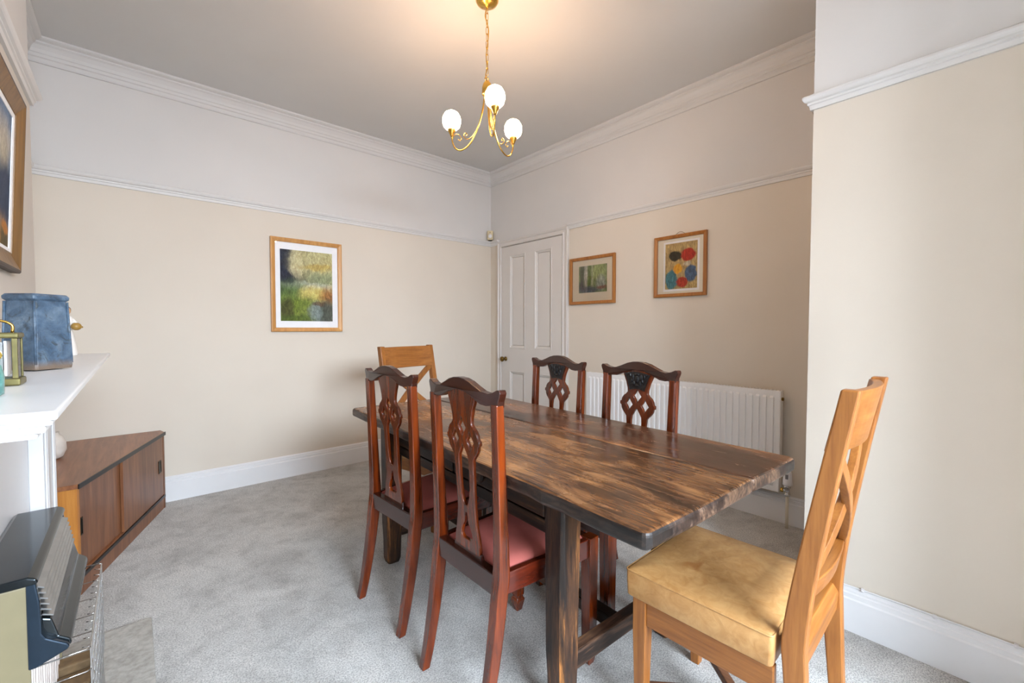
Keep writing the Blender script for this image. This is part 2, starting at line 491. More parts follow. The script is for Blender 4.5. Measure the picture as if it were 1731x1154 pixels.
# ------------------------------------------------------------------ dining table
def table_wood(name, dark, mid, light, blot=(0.36, 0.62), rough=0.28, rot=0.0, seed=0.0, lines=.6):
    t = NT(name)
    v = t.coord((1, .36, 1), (0, 0, rot), (seed, seed * .7, 0))
    big = t.noise(v, 4.2, 3, 0.5, 0.6)
    med = t.noise(t.coord((1, .40, 1), (0, 0, rot), (seed + 3, 1, 0)), 13, 6, 0.68, 0.5)
    # growth-ring figure: contour lines of a stretched, smoothly warped field
    fld = t.noise(t.coord((1, .20, 1), (0, 0, rot), (seed + 1.7, 2, 0)), 3.0, 2, 0.4, 0.9)
    ph = t.math('MULTIPLY', fld.outputs['Fac'], 26.0)
    ring = t.math('FRACT', t.math('ADD', ph, t.math('MULTIPLY', med.outputs['Fac'], 0.8)))
    fib = t.noise(t.coord((210, 6, 60), (0, 0, rot)), 1, 5, 0.72, .3)
    f = t.math('ADD', t.math('MULTIPLY', big.outputs['Fac'], .62), t.math('MULTIPLY', med.outputs['Fac'], .38))
    f = t.math('ADD', f, t.math('MULTIPLY', t.math('SUBTRACT', fib.outputs['Fac'], .5), .34))
    c = t.ramp(f, [(blot[0], dark), ((blot[0] * .55 + blot[1] * .45), mid), (blot[1], light)])
    ln = t.ramp(ring, [(0.0, S(96, 70, 54)), (0.10, S(176, 150, 128)), (0.35, S(255, 255, 255)), (.9, S(238, 228, 220)), (1.0, S(120, 92, 74))])
    c = t.mix(lines, c, ln, 'MULTIPLY')
    fb = t.ramp(fib.outputs['Fac'], [(0.34, S(120, 104, 92)), (0.52, S(255, 255, 255))])
    c = t.mix(0.55, c, fb, 'MULTIPLY')
    h = t.math('ADD', ring, fib.outputs['Fac'])
    t.bump(h, 0.06, 0.002)
    rr = t.ramp(med.outputs['Fac'], [(0.3, (rough * .8,) * 3 + (1,)), (0.7, (rough * 1.5,) * 3 + (1,))])
    return t.set(c, rr, spec=0.5)
M_ttop = table_wood('worn_elm_table_top', S(40, 27, 20), S(108, 71, 42), S(178, 128, 80), (0.39, 0.63), rough=.22)
M_ttop2 = table_wood('dark_elm_table_top', S(42, 28, 21), S(96, 61, 40), S(156, 106, 66), (0.38, 0.64), seed=4.3, rough=.2)
M_tedge = table_wood('dark_stained_table_edge', S(22, 17, 15), S(66, 50, 42), S(142, 112, 88), (0.40, 0.64), rough=.4, seed=2.1)
def worn(name, axis, dark, mid, tan, lo=.50, hi=.68):
    t = NT(name); lg, sh = 1.7, 15
    sc = {'X': (lg, sh, sh), 'Y': (sh, lg, sh), 'Z': (sh, sh, lg)}[axis]
    a = t.noise(t.coord(sc), 1, 7, .66, .5); b = t.noise(t.coord(tuple(5 * x for x in sc)), 1, 4, .7)
    f = t.math('ADD', t.math('MULTIPLY', a.outputs['Fac'], .75), t.math('MULTIPLY', b.outputs['Fac'], .25))
    c = t.ramp(f, [(lo, dark), ((lo + hi) / 2, mid), (hi, tan)])
    t.bump(b.outputs['Fac'], .3, .003)
    return t.set(c, .45, spec=.4)
M_tleg = worn('worn_dark_oak', 'Z', S(28, 19, 15), S(70, 45, 28), S(152, 100, 54), .46, .66)
M_tworn = worn('rubbed_oak_edge', 'Z', S(26, 18, 14), S(84, 54, 30), S(168, 110, 56), .46, .60)
M_tlegX = worn('worn_dark_oak_across', 'X', S(34, 24, 19), S(92, 66, 50), S(140, 100, 66), .43, .64)
M_tlegY = worn('worn_dark_oak_along', 'Y', S(22, 15, 12), S(56, 37, 24), S(128, 82, 44), .46, .66)
tab = thing('dining_table', 'long dark worn wooden dining table with thick plank top', 'table', (1.29, 1.40, 0), math.radians(-2.4))
def edge_line(x0, y0, x1, y1, n, amp, nx, ny):
    out = []
    for k in range(n):
        s = k / n
        a = random.uniform(-amp, amp) if 0 < k else 0
        out.append((x0 + (x1 - x0) * s + nx * a, y0 + (y1 - y0) * s + ny * a))
    return out
HW, HL, ZT0, ZT1 = .44, .93, .718, .762
def plank(poly, mat):
    m = MB(); n = len(poly)
    vs = [(x, y, ZT0) for x, y in poly] + [(x, y, ZT1) for x, y in poly]
    m.add(vs, [tuple(range(n))[::-1]], 1); m.add(vs, [tuple(range(n, 2 * n))], 0)
    m2 = MB(); m2.v = vs
    m2.f = [tuple(range(n))[::-1], tuple(range(n, 2 * n))] + [(i, (i + 1) % n, n + (i + 1) % n, n + i) for i in range(n)]
    m2.mi = [1, 0] + [1] * n; m2.sm = [False] * (n + 2)
    return m2.build('table_plank', [mat, M_tedge], tab, .0125, 4, angle=50)
pl = [(.098, -HL)] + [(.062, HL)]
def corner(cx, cy, r, a0):
    return [(cx + r * math.cos(math.radians(a0 + 22.5 * k)), cy + r * math.sin(math.radians(a0 + 22.5 * k))) for k in range(5)]
polyL = [(-.2, -HL - .003), (.097, -HL + .002), (.079, 0), (.060, HL), (-.2, HL + .004), (-HW + .015, HL - .002)]
polyL += [(-HW, HL - .02)] + edge_line(-HW, HL - .06, -HW, -HL + .06, 26, .0035, 1, 0) + corner(-HW + .022, -HL + .022, .022, 180)
polyR = [(.0995, -HL + .003), (.25, -HL - .002), ] + corner(HW - .030, -HL + .030, .030, 270)
polyR += edge_line(HW, -HL + .1, HW, HL - .05, 14, .003, 1, 0) + [(HW - .01, HL - .01), (.3, HL), (.0625, HL), (.0815, 0)]
plank(polyL, M_ttop); plank(polyR, M_ttop2)
def tleg(cx, cy, h=.715):
    m = MB(); rings = []
    for z, s, dx, dy in ((0, .030, 0, 0), (.02, .036, 0, 0), (.12, .038, .001, 0), (.2, .041, 0, .001), (.4, .042, -.001, 0), (.6, .0425, 0, 0), (h, .043, 0, 0)):
        c = s * (.30 if z < .6 else .20)
        q = [(s, -s + c), (s, s - c), (s - c, s), (-s + c, s), (-s, s - c), (-s, -s + c), (-s + c, -s), (s - c, -s)]
        rings.append([(cx + x + dx, cy + y + dy, z) for x, y in q])
    m.loft(rings)
    for i in range(len(m.f) - 2):
        if i % 8 in (1, 3, 5, 7): m.mi[i] = 1
    return m.build('leg', [M_tleg, M_tworn], tab, .002)
LX0, LX1, LYn, LYf = -.285, .285, -.53, .64
tleg(-.285, LYn); tleg(.285, LYn); tleg(-.335, LYf); tleg(.285, LYf)
# long aprons with a drawer on the left side
def apron(x, s):
    MB().box(x - .014, x + .014, LYn + .04, LYf - .04, .558, .600).build('apron_rail', M_tlegY, tab, .004)
    MB().box(x - .012 * s - .004, x - .012 * s + .004, LYn + .04, LYf - .04, .598, .718).build('apron_back', M_tlegY, tab)
apron(-.300, -1); apron(.285, 1)
dr = MB().box(-.316, -.296, LYn + .050, .06, .606, .712).build('drawer_front', M_tlegY, tab, .005)
kn = MB(); rings = []
for r, h in ((.010, 0), (.010, .012), (.021, .018), (.024, .026), (.018, .034), (.003, .037)):
    rings.append([(-.316 - h, -.16 + r * math.cos(2 * PI * k / 16), .655 + r * math.sin(2 * PI * k / 16)) for k in range(16)])
kn.loft(rings, 0, True); kn.build('drawer_knob', M_tleg, dr)
MB().box(-.316, -.296, .075, LYf - .045, .606, .712).build('apron_panel', M_tlegY, tab, .005)
for y in (LYn, LYf):
    x0 = LX0 if y == LYn else -.335
    MB().box(x0 + .035, LX1 - .035, y - .014, y + .014, .60, .718).build('end_apron', M_tlegX, tab, .004)
    MB().box(x0 + .03, LX1 - .03, y - .022, y + .022, .125, .185).build('cross_stretcher', M_tlegX, tab, .006)
MB().box(-.025, .025, LYn + .02, LYf - .02, .135, .18).build('long_stretcher', M_tlegY, tab, .006)

# ------------------------------------------------------------------ mahogany chairs
MD, MMd, ML = S(26, 8, 5), S(64, 21, 7), S(142, 58, 11)
M_mahZ = wood('red_mahogany', MD, MMd, ML, 'Z', .8, .22, coat=.5, blotch=.4, bump=.02)
M_mahX = wood('red_mahogany_across', MD, S(46, 17, 12), S(74, 30, 16), 'X', .8, .24, coat=.4, blotch=.4, bump=.02)
M_mahY = wood('red_mahogany_along', MD, S(60, 18, 11), S(104, 36, 15), 'Y', .8, .22, coat=.4, blotch=.4, bump=.02)
M_pink = plain('dusty_pink_velvet', S(178, 98, 90), .85, spec=.15, var=.14, nscale=9, bump=.15)
M_carve = plain('ebonised_carving', S(22, 24, 28), .3, var=.3, nscale=120, bump=.5)

def cclosed(pts, n=5):
    pts = [Vector((p[0], p[1], 0)) for p in pts]; out = []; N = len(pts)
    for i in range(N):
        a, b, c, d = pts[i - 1], pts[i], pts[(i + 1) % N], pts[(i + 2) % N]
        for k in range(n):
            t = k / n
            q = .5 * (2 * b + (c - a) * t + (2 * a - 5 * b + 4 * c - d) * t * t + (3 * b - a - 3 * c + d) * t ** 3)
            out.append((q.x, q.y))
    return out
def plate_mesh(name, loops, thick, mat, bev=.002):
    """flat plate with holes, outline in x/z, thickness along y"""
    cu = bpy.data.curves.new(name, 'CURVE'); cu.dimensions = '2D'; cu.fill_mode = 'BOTH'
    cu.extrude = thick / 2 - bev; cu.bevel_depth = bev; cu.bevel_resolution = 1
    for lp in loops:
        sp = cu.splines.new('POLY'); sp.points.add(len(lp) - 1); sp.use_cyclic_u = True
        for p, (x, y) in zip(sp.points, lp): p.co = (x, y, 0, 1)
    tmp = bpy.data.objects.new(name, cu); C.objects.link(tmp)
    dg = bpy.context.evaluated_depsgraph_get()
    me = bpy.data.meshes.new_from_object(tmp.evaluated_get(dg))
    bpy.data.objects.remove(tmp); bpy.data.curves.remove(cu)
    for vtx in me.vertices:
        x, y, z = vtx.co; vtx.co = (x, z, y)
    me.materials.clear(); me.materials.append(mat); me.name = name
    bm = bmesh.new(); bm.from_mesh(me); bmesh.ops.recalc_face_normals(bm, faces=bm.faces); bm.to_mesh(me); bm.free()
    return me
def dome(x0b, x1b, y0, y1, wf, wb, z0, h, n=16, puff=.006):
    """soft pad: trapezoid plan (front half width wf, back wb), domed top"""
    m = MB(); vs = []; fs = []
    for j in range(n + 1):
        v = -1 + 2 * j / n
        y = y0 + (y1 - y0) * (v + 1) / 2
        hwid = wb + (wf - wb) * (v + 1) / 2
        for i in range(n + 1):
            u = -1 + 2 * i / n
            e = (1 - abs(u) ** 5) * (1 - abs(v) ** 5)
            z = z0 + h * (max(e, 0) ** .45) + puff * (1 - u * u) * (1 - v * v)
            vs.append((u * hwid, y, z))
    N = n + 1
    for j in range(n):
        for i in range(n):
            fs.append((j * N + i, j * N + i + 1, (j + 1) * N + i + 1, (j + 1) * N + i))
    base = len(vs)
    rim = [i for i in range(N)] + [j * N + n for j in range(1, N)] + [n * N + i for i in range(n - 1, -1, -1)] + [j * N for j in range(n - 1, 0, -1)]
    for k in rim:
        p = vs[k]; vs.append((p[0], p[1], z0 - .012))
    L = len(rim)
    for k in range(L):
        fs.append((rim[k], rim[(k + 1) % L], base + (k + 1) % L, base + k))
    fs.append(tuple(base + k for k in range(L)))
    m.add(vs, fs, 0, True)
    return m

def make_mahogany():
    t = thing('dining_chair', '', 'chair', group='mahogany dining chairs')
    # back posts running down into the splayed rear legs
    for s in (-1, 1):
        path = [(.182, -.268, 0, .016, .016), (.182, -.250, .08, .017, .018), (.183, -.222, .24, .0185, .021), (.184, -.202, .40, .0195, .023),
                (.185, -.196, .47, .0195, .022), (.187, -.200, .60, .018, .019), (.188, -.208, .80, .017, .017), (.189, -.216, .975, .017, .016)]
        cp = catmull([(p[0], p[1], p[2]) for p in path], 4)
        rr = catmull([(p[3], p[4], 0) for p in path], 4)
        rings = []
        for c, q in zip(cp, rr):
            a, b = q.x, q.y
            e = a * .35
            pts = [(a, -b), (a, b - e), (a - e * .9, b), (-a + e * .9, b), (-a, b - e), (-a, -b)]
            rings.append([(s * c.x + x, c.y + y, c.z) for x, y in pts])
        MB().loft(rings).build('back_post', M_mahZ, t, .003)
    # crest rail
    half = [(0, 1.043), (.03, 1.041), (.06, 1.034), (.095, 1.020), (.125, 1.009), (.155, 1.005), (.18, 1.010), (.200, 1.019), (.212, 1.019),
            (.2165, 1.010), (.213, .998), (.207, .985), (.205, .965), (.171, .965), (.170, .970), (.15, .967), (.12, .969), (.092, .980), (.06, .992), (.03, 1.000), (0, 1.002)]
    left = [(-x, z) for x, z in half[1:-1]][::-1]
    poly = half + left
    cr = MB(); n = len(poly)
    def yc(x, z): return -.214 - .010 * (1 - (x / .21) ** 2) - .02 * (z - .98)
    cr.add([(x, yc(x, z) - .014, z) for x, z in poly] + [(x, yc(x, z) + .013, z) for x, z in poly],
           [tuple(range(n))[::-1], tuple(range(n, 2 * n))] + [(i, (i + 1) % n, n + (i + 1) % n, n + i) for i in range(n)])
    cr.build('crest_rail', M_mahX, t, .0055, 3, angle=40)
    # pierced splat
    T = 1.004
    hp = [(0, .088), (.03, .079), (.06, .065), (.09, .056), (.108, .054), (.120, .064), (.129, .077), (.142, .086), (.155, .089), (.159, .096), (.170, .096), (.174, .089), (.188, .086), (.201, .078), (.213, .066),
          (.224, .056), (.25, .053), (.34, .050), (.40, .050), (.44, .055), (.47, .062), (.50, .070), (.545, .074)]
    outer = [(x, T - d) for d, x in hp] + [(-x, T - d) for d, x in hp[::-1]]
    def star(cx, d, w_, h_):
        k = .46
        pts = [(0, h_), (w_ * k, h_ * k), (w_, 0), (w_ * k, -h_ * k), (0, -h_), (-w_ * k, -h_ * k), (-w_, 0), (-w_ * k, h_ * k)]
        return [(cx + x, T - d + y) for x, y in pts]
    loops = [outer, star(0, .124, .026, .037), star(.045, .166, .024, .035), star(-.045, .166, .024, .035)]
    lo = [(.182, .004), (.198, .016), (.220, .030), (.245, .033), (.33, .030), (.345, .025), (.352, .026), (.374, .017), (.388, .010)]
    loops.append([(x, T - d) for d, x in lo] + [(-x, T - d) for d, x in lo[::-1]])
    he = [(.408, .007), (.43, .011), (.445, .014), (.452, .021), (.475, .033), (.490, .036), (.502, .024)]
    loops.append([(x, T - d) for d, x in he] + [(-x, T - d) for d, x in he[::-1]])
    me = plate_mesh('splat', loops, .014, M_mahZ)
    for vtx in me.vertices: vtx.co.y += -.214 + .018 * (T - vtx.co.z) / .53 - .008 * (1 if vtx.co.z > .9 else max(0, (vtx.co.z - .6) / .3))
    sp = bpy.data.objects.new('splat', me); C.objects.link(sp); sp.parent = t
    # black carved panel on the front of the splat
    cv = MB(); rows = []
    for k in range(6):
        d = .010 + .088 * k / 5; x = .074 - .032 * (k / 5) ** .8
        rows.append((d, x))
    yf = -.2098
    grid = []
    for d, x in rows:
        arch = .010
        grid.append([(x * u, T - d - arch * (u * u) * (1 - (d - .010) / .088) + .008 * (1 - u * u) * ((d - .010) / .088)) for u in (-1, -.6, -.2, .2, .6, 1)])
    vs = [(x, yf, z) for r in grid for x, z in r]; fs = []
    for j in range(5):
        for i in range(5): fs.append((j * 6 + i, j * 6 + i + 1, j * 6 + i + 7, j * 6 + i + 6))
    back = [(x, yf - .006, z) for r in grid for x, z in r]
    cv.add(vs, fs); cv.add(back, fs)
    for (x, d, rx, rz) in ((0, .045, .010, .020), (.024, .035, .007, .016), (-.024, .035, .007, .016), (.040, .028, .006, .013), (-.040, .028, .006, .013),
                           (.018, .064, .006, .012), (-.018, .064, .006, .012), (0, .074, .012, .006), (.030, .052, .005, .010), (-.030, .052, .005, .010), (0, .022, .014, .006), (.05, .020, .006, .006), (-.05, .020, .006, .006)):
        cv.ball((x, yf, T - d), rx, .005, rz, 8, 6)
    cv.build('carved_panel', M_carve, sp)
    # shoe, rails
    MB().prism([(-.205, .452), (-.185, .452), (-.192, .478), (-.202, .478)], 'x', -.082, .082).build('splat_shoe', M_mahX, t, .003)
    MB().box(-.168, .168, -.217, -.186, .390, .458).build('rear_rail', M_mahX, t, .003)
    for s in (-1, 1):
        m = MB()
        q = [(.190, -.192), (.222, .185), (.198, .185), (.166, -.192)]
        m.prism([(s * x, y) for x, y in q], 'z', .390, .458)
        m.build('side_rail', M_mahY, t, .003)
        f = MB(); rings = []
        cx, cy = s * .207, .192
        for z, a in ((0, .013), (.045, .022), (.052, .021), (.056, .017), (.064, .017), (.068, .020), (.25, .0215), (.462, .0235)):
            rings.append([(cx + x, cy + y, z) for x, y in ((-a, -a), (a, -a), (a, a), (-a, a))])
        f.loft(rings); f.build('front_leg', M_mahZ, t, .002)
    MB().box(-.186, .186, .176, .208, .390, .458).build('front_rail', M_mahX, t, .003)
    dome(0, 0, -.178, .178, .192, .160, .456, .022).build('seat_pad', M_pink, t)
    return t
mah = make_mahogany()
def face(fx, fy): return math.atan2(-fx, fy)
mah.location = (1.018, 1.150, 0); mah.rotation_euler = (0, 0, face(1, -.01)); mah.scale = (.93, 1, 1)
mah['label'] = 'mahogany chair on the left of the table, nearest the leather chair'
c2 = dup(mah, (1.020, 1.708, 0), face(.998, .058), 'mahogany chair on the left of the table, nearest the far wall'); c2.scale = (.93, 1, 1)
c3 = dup(mah, (1.567, 1.162, 0), face(-.989, .149), 'mahogany chair with black carving standing in front of the radiator'); c3.scale = (1.05, 1, 1)
c4 = dup(mah, (1.617, 1.715, 0), face(-.993, .116), 'mahogany chair with black carving standing in front of the door'); c4.scale = (1.05, 1, 1)

# ------------------------------------------------------------------ oak chairs with leather seats
OD, OM, OL = S(110, 62, 22), S(142, 86, 35), S(168, 110, 52)
M_oakZ = wood('honey_oak', OD, OM, OL, 'Z', 1.3, .38, blotch=.25, bump=.05)
M_oakX = wood('honey_oak_across', OD, OM, OL, 'X', 1.3, .38, blotch=.25, bump=.05)
M_oakY = wood('honey_oak_along', OD, OM, OL, 'Y', 1.3, .38, blotch=.25, bump=.05)
M_oakdk = wood('dark_brown_oak', S(70, 44, 30), S(96, 62, 42), S(120, 80, 54), 'Y', 1.3, .5, blotch=.2)
def leather():
    t = NT('tan_leather'); v = t.coord()
    a = t.noise(v, 5, 6, .6, .8); b = t.noise(v, 26, 4, .6, 1.2); st = t.noise(t.coord((1, 1, 1), loc=(4, 2, 0)), 11, 2, .5)
    c = t.ramp(a.outputs['Fac'], [(.3, S(152, 104, 54)), (.5, S(180, 132, 78)), (.72, S(202, 160, 106))])
    c2_ = t.ramp(b.outputs['Fac'], [(.35, S(152, 110, 64)), (.65, S(196, 158, 108))])
    c = t.mix(.4, c, c2_)
    spot = t.ramp(st.outputs['Fac'], [(.66, (0, 0, 0, 1)), (.72, (1, 1, 1, 1))])
    c = t.mix(t.math('MULTIPLY', spot, .55), c, S(146, 84, 28))
    t.bump(b.outputs['Fac'], .25, .006)
    return t.set(c, .42, spec=.4)
M_leather = leather()
def make_oak():
    t = thing('leather_seat_chair', '', 'chair', group='oak cross-back chairs')
    for s in (-1, 1):
        path = [(-.246, 0, .016), (-.232, .20, .019), (-.220, .40, .0235), (-.218, .48, .0245), (-.234, .62, .022), (-.270, .84, .019), (-.311, 1.07, .017)]
        cp = catmull([(0, y, z) for y, z, a in path], 4); ra = catmull([(a, 0, 0) for y, z, a in path], 4)
        rings = [[(s * .184 + x, c.y + y, c.z) for x, y in ((-.016, -a.x), (.016, -a.x), (.016, a.x), (-.016, a.x))] for c, a in zip(cp, ra)]
        MB().loft(rings).build('back_post', M_oakZ, t, .004)
        f = MB(); rings = []
        cx, cy = s * .185, .175
        for z, a in ((0, .015), (.30, .021), (.398, .021)):
            rings.append([(cx + x, cy + y, z) for x, y in ((-a, -a), (a, -a), (a, a), (-a, a))])
        f.loft(rings); f.build('front_leg', M_oakZ, t, .003)
        MB().box(s * .178, s * .200, -.18, .155, .322, .396).build('side_apron', M_oakY, t, .003)
    def yb(z): return -.232 - (z - .62) * .0385 / .22 * .95 if z > .62 else -.218
    # curved top rail
    rings = []
    for k in range(13):
        x = -.175 + .35 * k / 12; b = -.026 * (1 - (x / .175) ** 2)
        rings.append([(x, -.272 + b - .011, .925), (x, -.272 + b + .011, .925), (x, -.300 + b + .011, 1.064), (x, -.300 + b - .011, 1.064)])
    MB().loft(rings).build('top_rail', M_oakX, t, .003)
    rings = []
    for k in range(9):
        x = -.175 + .35 * k / 8; b = -.018 * (1 - (x / .175) ** 2)
        rings.append([(x, -.222 + b - .012, .565), (x, -.222 + b + .012, .565), (x, -.232 + b + .012, .615), (x, -.232 + b - .012, .615)])
    MB().loft(rings).build('lower_rail', M_oakX, t, .003)
    MB().prism([(-.232, .395), (-.196, .395), (-.196, .470), (-.222, .470), (-.236, .450)], 'x', -.175, .175).build('rear_rail', M_oakX, t, .003)
    for s in (-1, 1):
        rings = []
        for k in range(9):
            u = k / 8; x = s * (-.165 + .33 * u); z = .612 + .316 * u
            b = -.020 * (1 - (x / .175) ** 2)
            y = -.234 - .040 * u + b + s * .004
            dx, dz = .33, .316; L = math.hypot(dx, dz); nx, nz = -dz / L * .017, dx / L * .017
            rings.append([(x + s * nx, y - .009, z + nz), (x + s * nx, y + .009, z + nz), (x - s * nx, y + .009, z - nz), (x - s * nx, y - .009, z - nz)])
        MB().loft(rings).build('cross_slat', M_oakZ, t, .002)
    MB().box(-.166, .166, .165, .187, .322, .396).build('front_apron', M_oakX, t, .003)
    for s in (-1, 1):
        MB().bar((s * .172, .163, .115), (-s * .172, -.212, .115 + s * .001), .026, .026).build('diagonal_stretcher', M_oakdk, t, .003)
    # boxed leather seat
    c = MB(); n = 14; rings = []
    def rrect(wx, y0, y1, z, r=.014):
        out = []
        for (cx, cy, a0) in ((wx - r, y0 + r, -90), (wx - r, y1 - r, 0), (-wx + r, y1 - r, 90), (-wx + r, y0 + r, 180)):
            for k in range(5):
                a = math.radians(a0 + 22.5 * k); out.append((cx + r * math.cos(a), cy + r * math.sin(a), z))
        return out
    for wx, e, z in ((.210, 0, .398), (.213, .003, .402), (.215, .005, .44), (.2145, .005, .472), (.2125, .003, .478), (.205, -.004, .481), (.15, -.055, .486), (.08, -.12, .489), (.03, -.16, .490)):
        rings.append(rrect(wx, -.176 - e, .210 + e, z, min(.010, wx * .5)))
    c.loft(rings, 0, True)
    seat = c.build('seat', M_leather, t)
    pipe = rrect(.2145, -.180, .2145, .476, .010); pipe.append(pipe[0])
    MB().tube(pipe, .0026, 6).build('piping', M_leather, seat)
    return t
oak = make_oak()
oak.location = (1.322, .524, 0); oak.rotation_euler = (0, 0, math.radians(1.2))
oak['label'] = 'oak chair with tan leather seat at the near end of the table'
o2 = dup(oak, (1.478, 2.40, 0), face(.227, -.974), 'oak cross-back chair at the far end of the table'); o2.scale = (1.15, 1, 1.008)

# ------------------------------------------------------------------ framed pictures
def art(name, base, blobs, nscale=6.0, amount=.5, stroke=.55, rough=.7, stretch=(1, 1, 1)):
    """flat painted print: soft coloured patches in local x/z, broken up by noise. blobs: (x, z, rx, rz, soft, colour, strength)"""
    t = NT(name)
    tc = t.n('ShaderNodeTexCoord')
    ns = t.noise(None, nscale, 5, .65); mp = t.n('ShaderNodeMapping'); mp.inputs['Scale'].default_value = stretch
    t.l(tc.outputs['Object'], mp.inputs['Vector']); t.l(mp.outputs['Vector'], ns.inputs['Vector'])
    sub = t.n('ShaderNodeVectorMath', operation='SUBTRACT'); sub.inputs[1].default_value = (.5, .5, .5)
    t.l(ns.outputs['Color'], sub.inputs[0])
    scl = t.n('ShaderNodeVectorMath', operation='SCALE'); scl.inputs['Scale'].default_value = amount
    t.l(sub.outputs[0], scl.inputs[0])
    add = t.n('ShaderNodeVectorMath', operation='ADD'); t.l(tc.outputs['Object'], add.inputs[0]); t.l(scl.outputs[0], add.inputs[1])
    sep = t.n('ShaderNodeSeparateXYZ'); t.l(add.outputs[0], sep.inputs[0])
    col = base
    for x, z, rx, rz, soft, c, st in blobs:
        a = t.math('DIVIDE', t.math('SUBTRACT', sep.outputs['X'], x), rx)
        b = t.math('DIVIDE', t.math('SUBTRACT', sep.outputs['Z'], z), rz)
        d = t.math('SQRT', t.math('ADD', t.math('MULTIPLY', a, a), t.math('MULTIPLY', b, b)))
        mr = t.n('ShaderNodeMapRange'); mr.interpolation_type = 'SMOOTHSTEP'
        mr.inputs['From Min'].default_value = 1 - soft; mr.inputs['From Max'].default_value = 1 + soft
        mr.inputs['To Min'].default_value = st; mr.inputs['To Max'].default_value = 0
        t.l(d, mr.inputs['Value'])
        col = t.mix(mr.outputs['Result'], col, c)
    stv = t.n('ShaderNodeMapping'); stv.inputs['Scale'].default_value = (90, 20, 22); stv.inputs['Rotation'].default_value = (0, .6, 0)
    t.l(add.outputs[0], stv.inputs['Vector'])
    sn_ = t.noise(stv.outputs['Vector'], 1, 4, .7, .6)
    col = t.mix(stroke, col, t.ramp(sn_.outputs['Fac'], [(.30, S(84, 82, 88)), (.5, S(190, 190, 190)), (.66, S(255, 255, 255))]), 'OVERLAY')
    fn = t.noise(tc.outputs['Object'], 70, 5, .7)
    col = t.mix(.35, col, t.ramp(fn.outputs['Fac'], [(.3, S(120, 120, 120)), (.7, S(255, 255, 255))]), 'MULTIPLY')
    return t.set(col, rough, spec=.2)
t = NT('picture_glass')
tr = t.n('ShaderNodeBsdfTransparent'); gl = t.n('ShaderNodeBsdfGlossy'); gl.inputs['Roughness'].default_value = 0.03
fr = t.n('ShaderNodeFresnel'); fr.inputs['IOR'].default_value = 1.3
mx = t.n('ShaderNodeMixShader')
t.l(fr.outputs[0], mx.inputs[0]); t.l(tr.outputs[0], mx.inputs[1]); t.l(gl.outputs[0], mx.inputs[2]); t.l(mx.outputs[0], t.out.inputs['Surface'])
M_pglass = t.m
M_mount = plain('cream_mount_board', S(226, 220, 204), .8, var=.02)
M_mountw = plain('white_paper', S(240, 240, 242), .8, var=.02)
def frame_mesh(W, H, fw, dp):
    m = MB(); prof = [(0, 0), (0, -dp), (fw * .25, -dp - .002), (fw * .8, -dp + .003), (fw, -dp + .006), (fw, 0)]; rings = []
    for sx, sz in ((-1, -1), (1, -1), (1, 1), (-1, 1), (-1, -1)):
        rings.append([(sx * (W / 2 - o), y, sz * (H / 2 - o)) for o, y in prof])
    return m.loft(rings, caps=False)
def picture(name, label, loc, rotz, W, H, fw, dp, fmat, mount, artm, ax0, ax1, az0, az1, glass=True):
    """artwork rectangle in local x/z; front faces local -y; origin at the picture's centre on the wall"""
    p = thing(name, label, 'picture', loc, rotz)
    frame_mesh(W, H, fw, dp).build('frame', fmat, p)
    MB().box(-W / 2 + fw * .5, W / 2 - fw * .5, -.006, -.002, -H / 2 + fw * .5, H / 2 - fw * .5).build('mount', mount, p)
    m = MB().box(ax0, ax1, -.0085, -.0062, az0, az1)
    # the print is centred on its own origin so that the painting scales with it
    cx, cz = (ax0 + ax1) / 2, (az0 + az1) / 2
    m.v = [(x - cx, y, z - cz) for x, y, z in m.v]
    m.build('print', artm, p, loc=(cx, 0, cz))
    if glass: MB().box(-W / 2 + fw * .8, W / 2 - fw * .8, -.0125, -.0110, -H / 2 + fw * .8, H / 2 - fw * .8).build('glass', M_pglass, p)
    return p
M_pine = wood('pine_frame', S(172, 116, 58), S(198, 142, 78), S(216, 164, 98), 'Z', 1.0, .4, blotch=.2)
M_pine2 = wood('brown_frame', S(138, 84, 34), S(164, 104, 46), S(184, 124, 60), 'Z', 1.0, .4, blotch=.2)
# large woodland print on the far wall
G1 = art('woodland_print', S(196, 188, 130), [
    (-.10, .26, .26, .26, .5, S(60, 72, 78), .9), (-.18, .12, .14, .20, .4, S(36, 44, 66), .95), (-.07, .18, .06, .12, .5, S(206, 196, 160), .9),
    (-.02, .20, .012, .24, .4, S(58, 54, 48), .9), (.10, .20, .20, .14, .5, S(214, 204, 150), .8), (.08, .16, .12, .03, .5, S(196, 160, 60), .6), (.13, .06, .13, .06, .6, S(140, 152, 118), .8),
    (.02, .00, .18, .03, .6, S(206, 208, 190), .7), (-.12, -.10, .16, .12, .5, S(92, 120, 62), .9), (.05, -.06, .10, .06, .5, S(222, 204, 120), .9),
    (.17, -.08, .07, .07, .5, S(160, 92, 44), .8), (-.08, -.20, .22, .12, .5, S(120, 138, 48), .85), (-.15, -.20, .05, .10, .4, S(60, 52, 36), .7), (.14, -.22, .12, .10, .4, S(64, 76, 84), .85),
    (.06, -.22, .05, .09, .4, S(150, 164, 160), .7), (-.10, -.28, .14, .05, .4, S(84, 104, 40), .8), (.08, -.14, .05, .02, .4, S(100, 64, 40), .7)], 9, .10)
picture('framed_print', 'large framed green woodland print on the far wall', (1.082, YA - .001, 1.540), 0, .545, .742, .032, .024, M_pine, M_mountw, G1, -.203, .196, -.286, .283)
